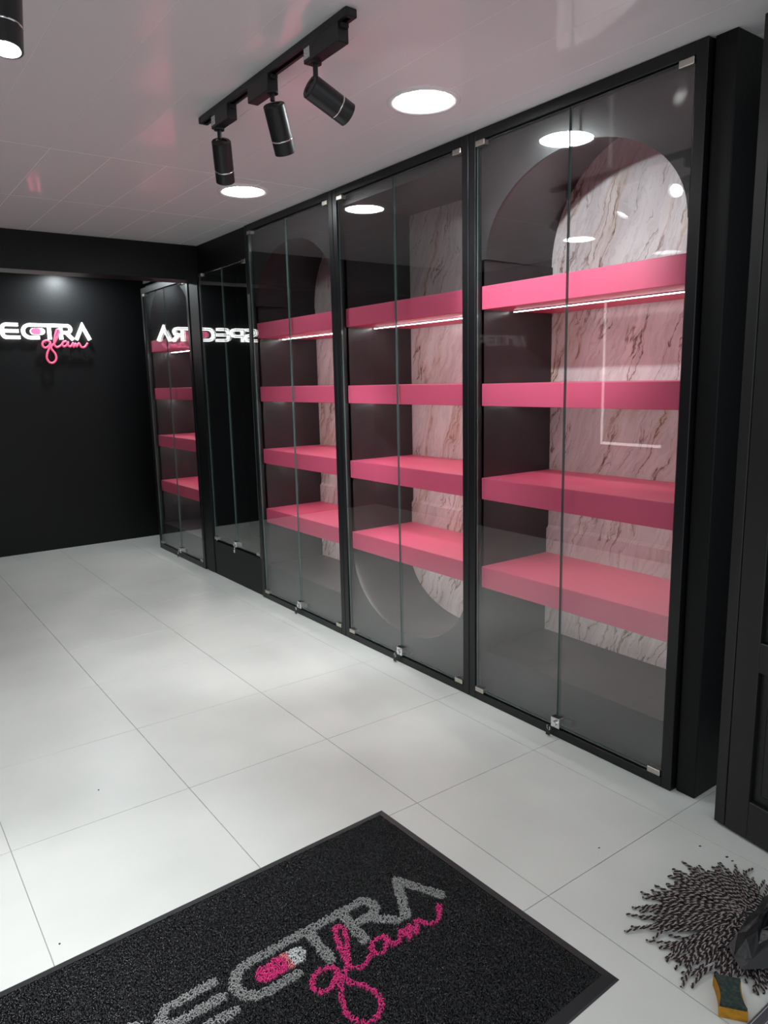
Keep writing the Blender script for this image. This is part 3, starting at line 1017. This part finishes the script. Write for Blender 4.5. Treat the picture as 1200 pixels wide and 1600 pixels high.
paths = []
NY = 330
for k in range(NY):
    u = k / (NY - 1)
    a = math.radians(32 + 186 * random.random())           # fan from up the room round to the left and back
    # reach to the measured outline (longer toward the left)
    reach = {30: 0.25, 59: 0.262, 80: 0.235, 100: 0.225, 117: 0.272, 130: 0.262, 142: 0.262, 152: 0.335, 160: 0.29, 170: 0.287, 178: 0.31, 183: 0.25, 190: 0.22, 203: 0.195, 220: 0.19}
    ks = sorted(reach)
    R = np.interp(math.degrees(a), ks, [reach[q] for q in ks]) * random.choice([.95, .94, .91, .88, .82, .74, .98])
    lay = random.random()
    h0 = 0.008 + 0.020 * lay
    bend = random.uniform(-0.22, 0.22)
    pts = []
    x0, y0 = 0.03 * random.uniform(-1, 1), 0.05 * random.uniform(-1, 1)
    ph = random.uniform(0, 6)
    for j in range(12):
        t = j / 11
        aa = a + bend * t * t
        d = R * t
        z = 0.0048 + h0 * (1 - t ** 1.7) ** 1.0 + 0.004 * math.sin(7 * t + ph) * (1 - t)
        wob = 0.006 * math.sin(9 * t + ph)
        pts.append((x0 + d * math.cos(aa) - wob * math.sin(aa), y0 + d * math.sin(aa) + wob * math.cos(aa), max(z, 0.0046)))
    # keep the yarns off the sponge lying beside the mop
    hit = False
    for (px, py, pz) in pts:
        dx, dy = MO.x + px - 1.524, MO.y + py - 0.742
        lx = dx * math.cos(-0.924) + dy * math.sin(-0.924)
        ly = -dx * math.sin(-0.924) + dy * math.cos(-0.924)
        if abs(lx) < 0.038 and abs(ly) < 0.053:
            hit = True
    if not hit:
        paths.append(pts)
helix_mesh('dark_yarn', paths, 0.0, 'yarn_dark', 0.0019, 0.0026, 0.019)
helix_mesh('light_yarn', paths, math.pi, 'yarn_light', 0.0019, 0.0019, 0.019)
v, f = ring_lathe([(0.001, 0.036), (0.03, 0.035), (0.045, 0.028), (0.05, 0.006), (0.046, 0.003)], 20)
mesh_obj('mop_collar', v, f, 'key_black', mop, smooth=True)

# crumpled black plastic bag on the mop
bag_c = Vector((1.80, 0.755, 0.0))
bag = None
n = 15
vs, fs = [], []
outline = [(1.642, .812), (1.618, .786), (1.594, .754), (1.655, .715), (1.74, .66), (1.85, .63), (1.95, .66), (2.0, .74), (1.97, .82), (1.885, .845), (1.822, .835), (1.73, .824)]
m = len(outline)
rings = 6
rr = random.Random(11)
for i in range(rings):
    t = i / (rings - 1)
    for k, (ox, oy) in enumerate(outline):
        j = rr.uniform(-1, 1)
        s = 1 - 0.94 * t
        x = bag_c.x + (ox - bag_c.x) * s + (0.010 * j if 0 < i < rings - 1 else 0)
        y = bag_c.y + (oy - bag_c.y) * s + (0.010 * rr.uniform(-1, 1) if 0 < i < rings - 1 else 0)
        fold = 0.016 * (1 if k % 2 else -1) * (0.35 + 0.65 * (1 - t)) if i else 0.0
        z = 0.056 + 0.052 * math.sin(t * math.pi / 2) + fold + 0.006 * rr.uniform(-1, 1)
        if i == 0:
            z = 0.044 + 0.004 * rr.uniform(-1, 1)
        vs.append((x - bag_c.x, y - bag_c.y, z))
for i in range(rings - 1):
    for k in range(m):
        k2 = (k + 1) % m
        a_, b_, c_, d_ = i * m + k, i * m + k2, (i + 1) * m + k2, (i + 1) * m + k
        fs += [(a_, b_, c_), (a_, c_, d_)] if (i + k) % 2 else [(a_, b_, d_), (b_, c_, d_)]
vs.append((0, 0, 0.112))
for k in range(m):
    fs.append(((rings - 1) * m + k, (rings - 1) * m + (k + 1) % m, len(vs) - 1))
vs.append((0, 0, 0.041))
for k in range(m):
    fs.append(((k + 1) % m, k, len(vs) - 1))
bag = mesh_obj('plastic_bag', vs, fs, 'bag')
bag.location = bag_c
tag(bag, 'crumpled black plastic bag lying on the mop head', 'bag')

# ------------------------------------------------------------------ sponge
SPc = Vector((1.524, 0.742, 0.0))
spa = math.atan2(0.746 - 0.795, 1.578 - 1.541)
sp = empty('sponge', SPc, spa, label='yellow sponge with a dark green scouring pad by the mop', cat='sponge')
def waist(w, l, pinch, n=12):
    pts = []
    for k in range(n + 1):
        t = k / n * 2 - 1
        pts.append((w / 2 - pinch * (1 - t * t), l / 2 * t))
    for k in range(n + 1):
        t = 1 - k / n * 2
        pts.append((-w / 2 + pinch * (1 - t * t), l / 2 * t))
    return pts
o1 = waist(0.062, 0.093, 0.0045)
v, f = slab(o1, lambda u, v_, d: (u, v_, d), 0.001, 0.028)
mesh_obj('foam', v, f, 'sponge', sp)
o2 = waist(0.059, 0.090, 0.0075)
v, f = slab(o2, lambda u, v_, d: (u, v_, d), 0.028, 0.036)
mesh_obj('scouring_pad', v, f, 'scour', sp)

# ------------------------------------------------------------------ specks of dirt
base = None
for (x, y, s) in ((0.492, 1.855, 1.2), (0.19, 1.60, 0.7), (0.30, 1.93, 1.0), (0.335, 1.43, 1.3), (1.765, 1.30, 1.0), (2.02, 1.11, 1.2), (2.035, 1.03, 1.5), (2.03, 1.01, 1.2), (0.60, 2.65, 1.0)):
    if base is None:
        v = [(-.003, -.002, 0), (.003, -.002, 0), (.004, .001, 0), (0, .003, 0), (-.003, .002, 0), (0.0, 0, .0025)]
        f = [(0, 1, 5), (1, 2, 5), (2, 3, 5), (3, 4, 5), (4, 0, 5), (4, 3, 2, 1, 0)]
        base = o = mesh_obj('dirt_speck', v, f, 'speck')
    else:
        o = share('dirt_speck', base)
    o.location = (x, y, 0.0002)
    o.scale = (s, s, s)
    o.rotation_euler = (0, 0, x * 37)
    tag(o, 'tiny dark speck of dirt on the pale floor tiles', 'dirt speck', 'specks of dirt on the floor')
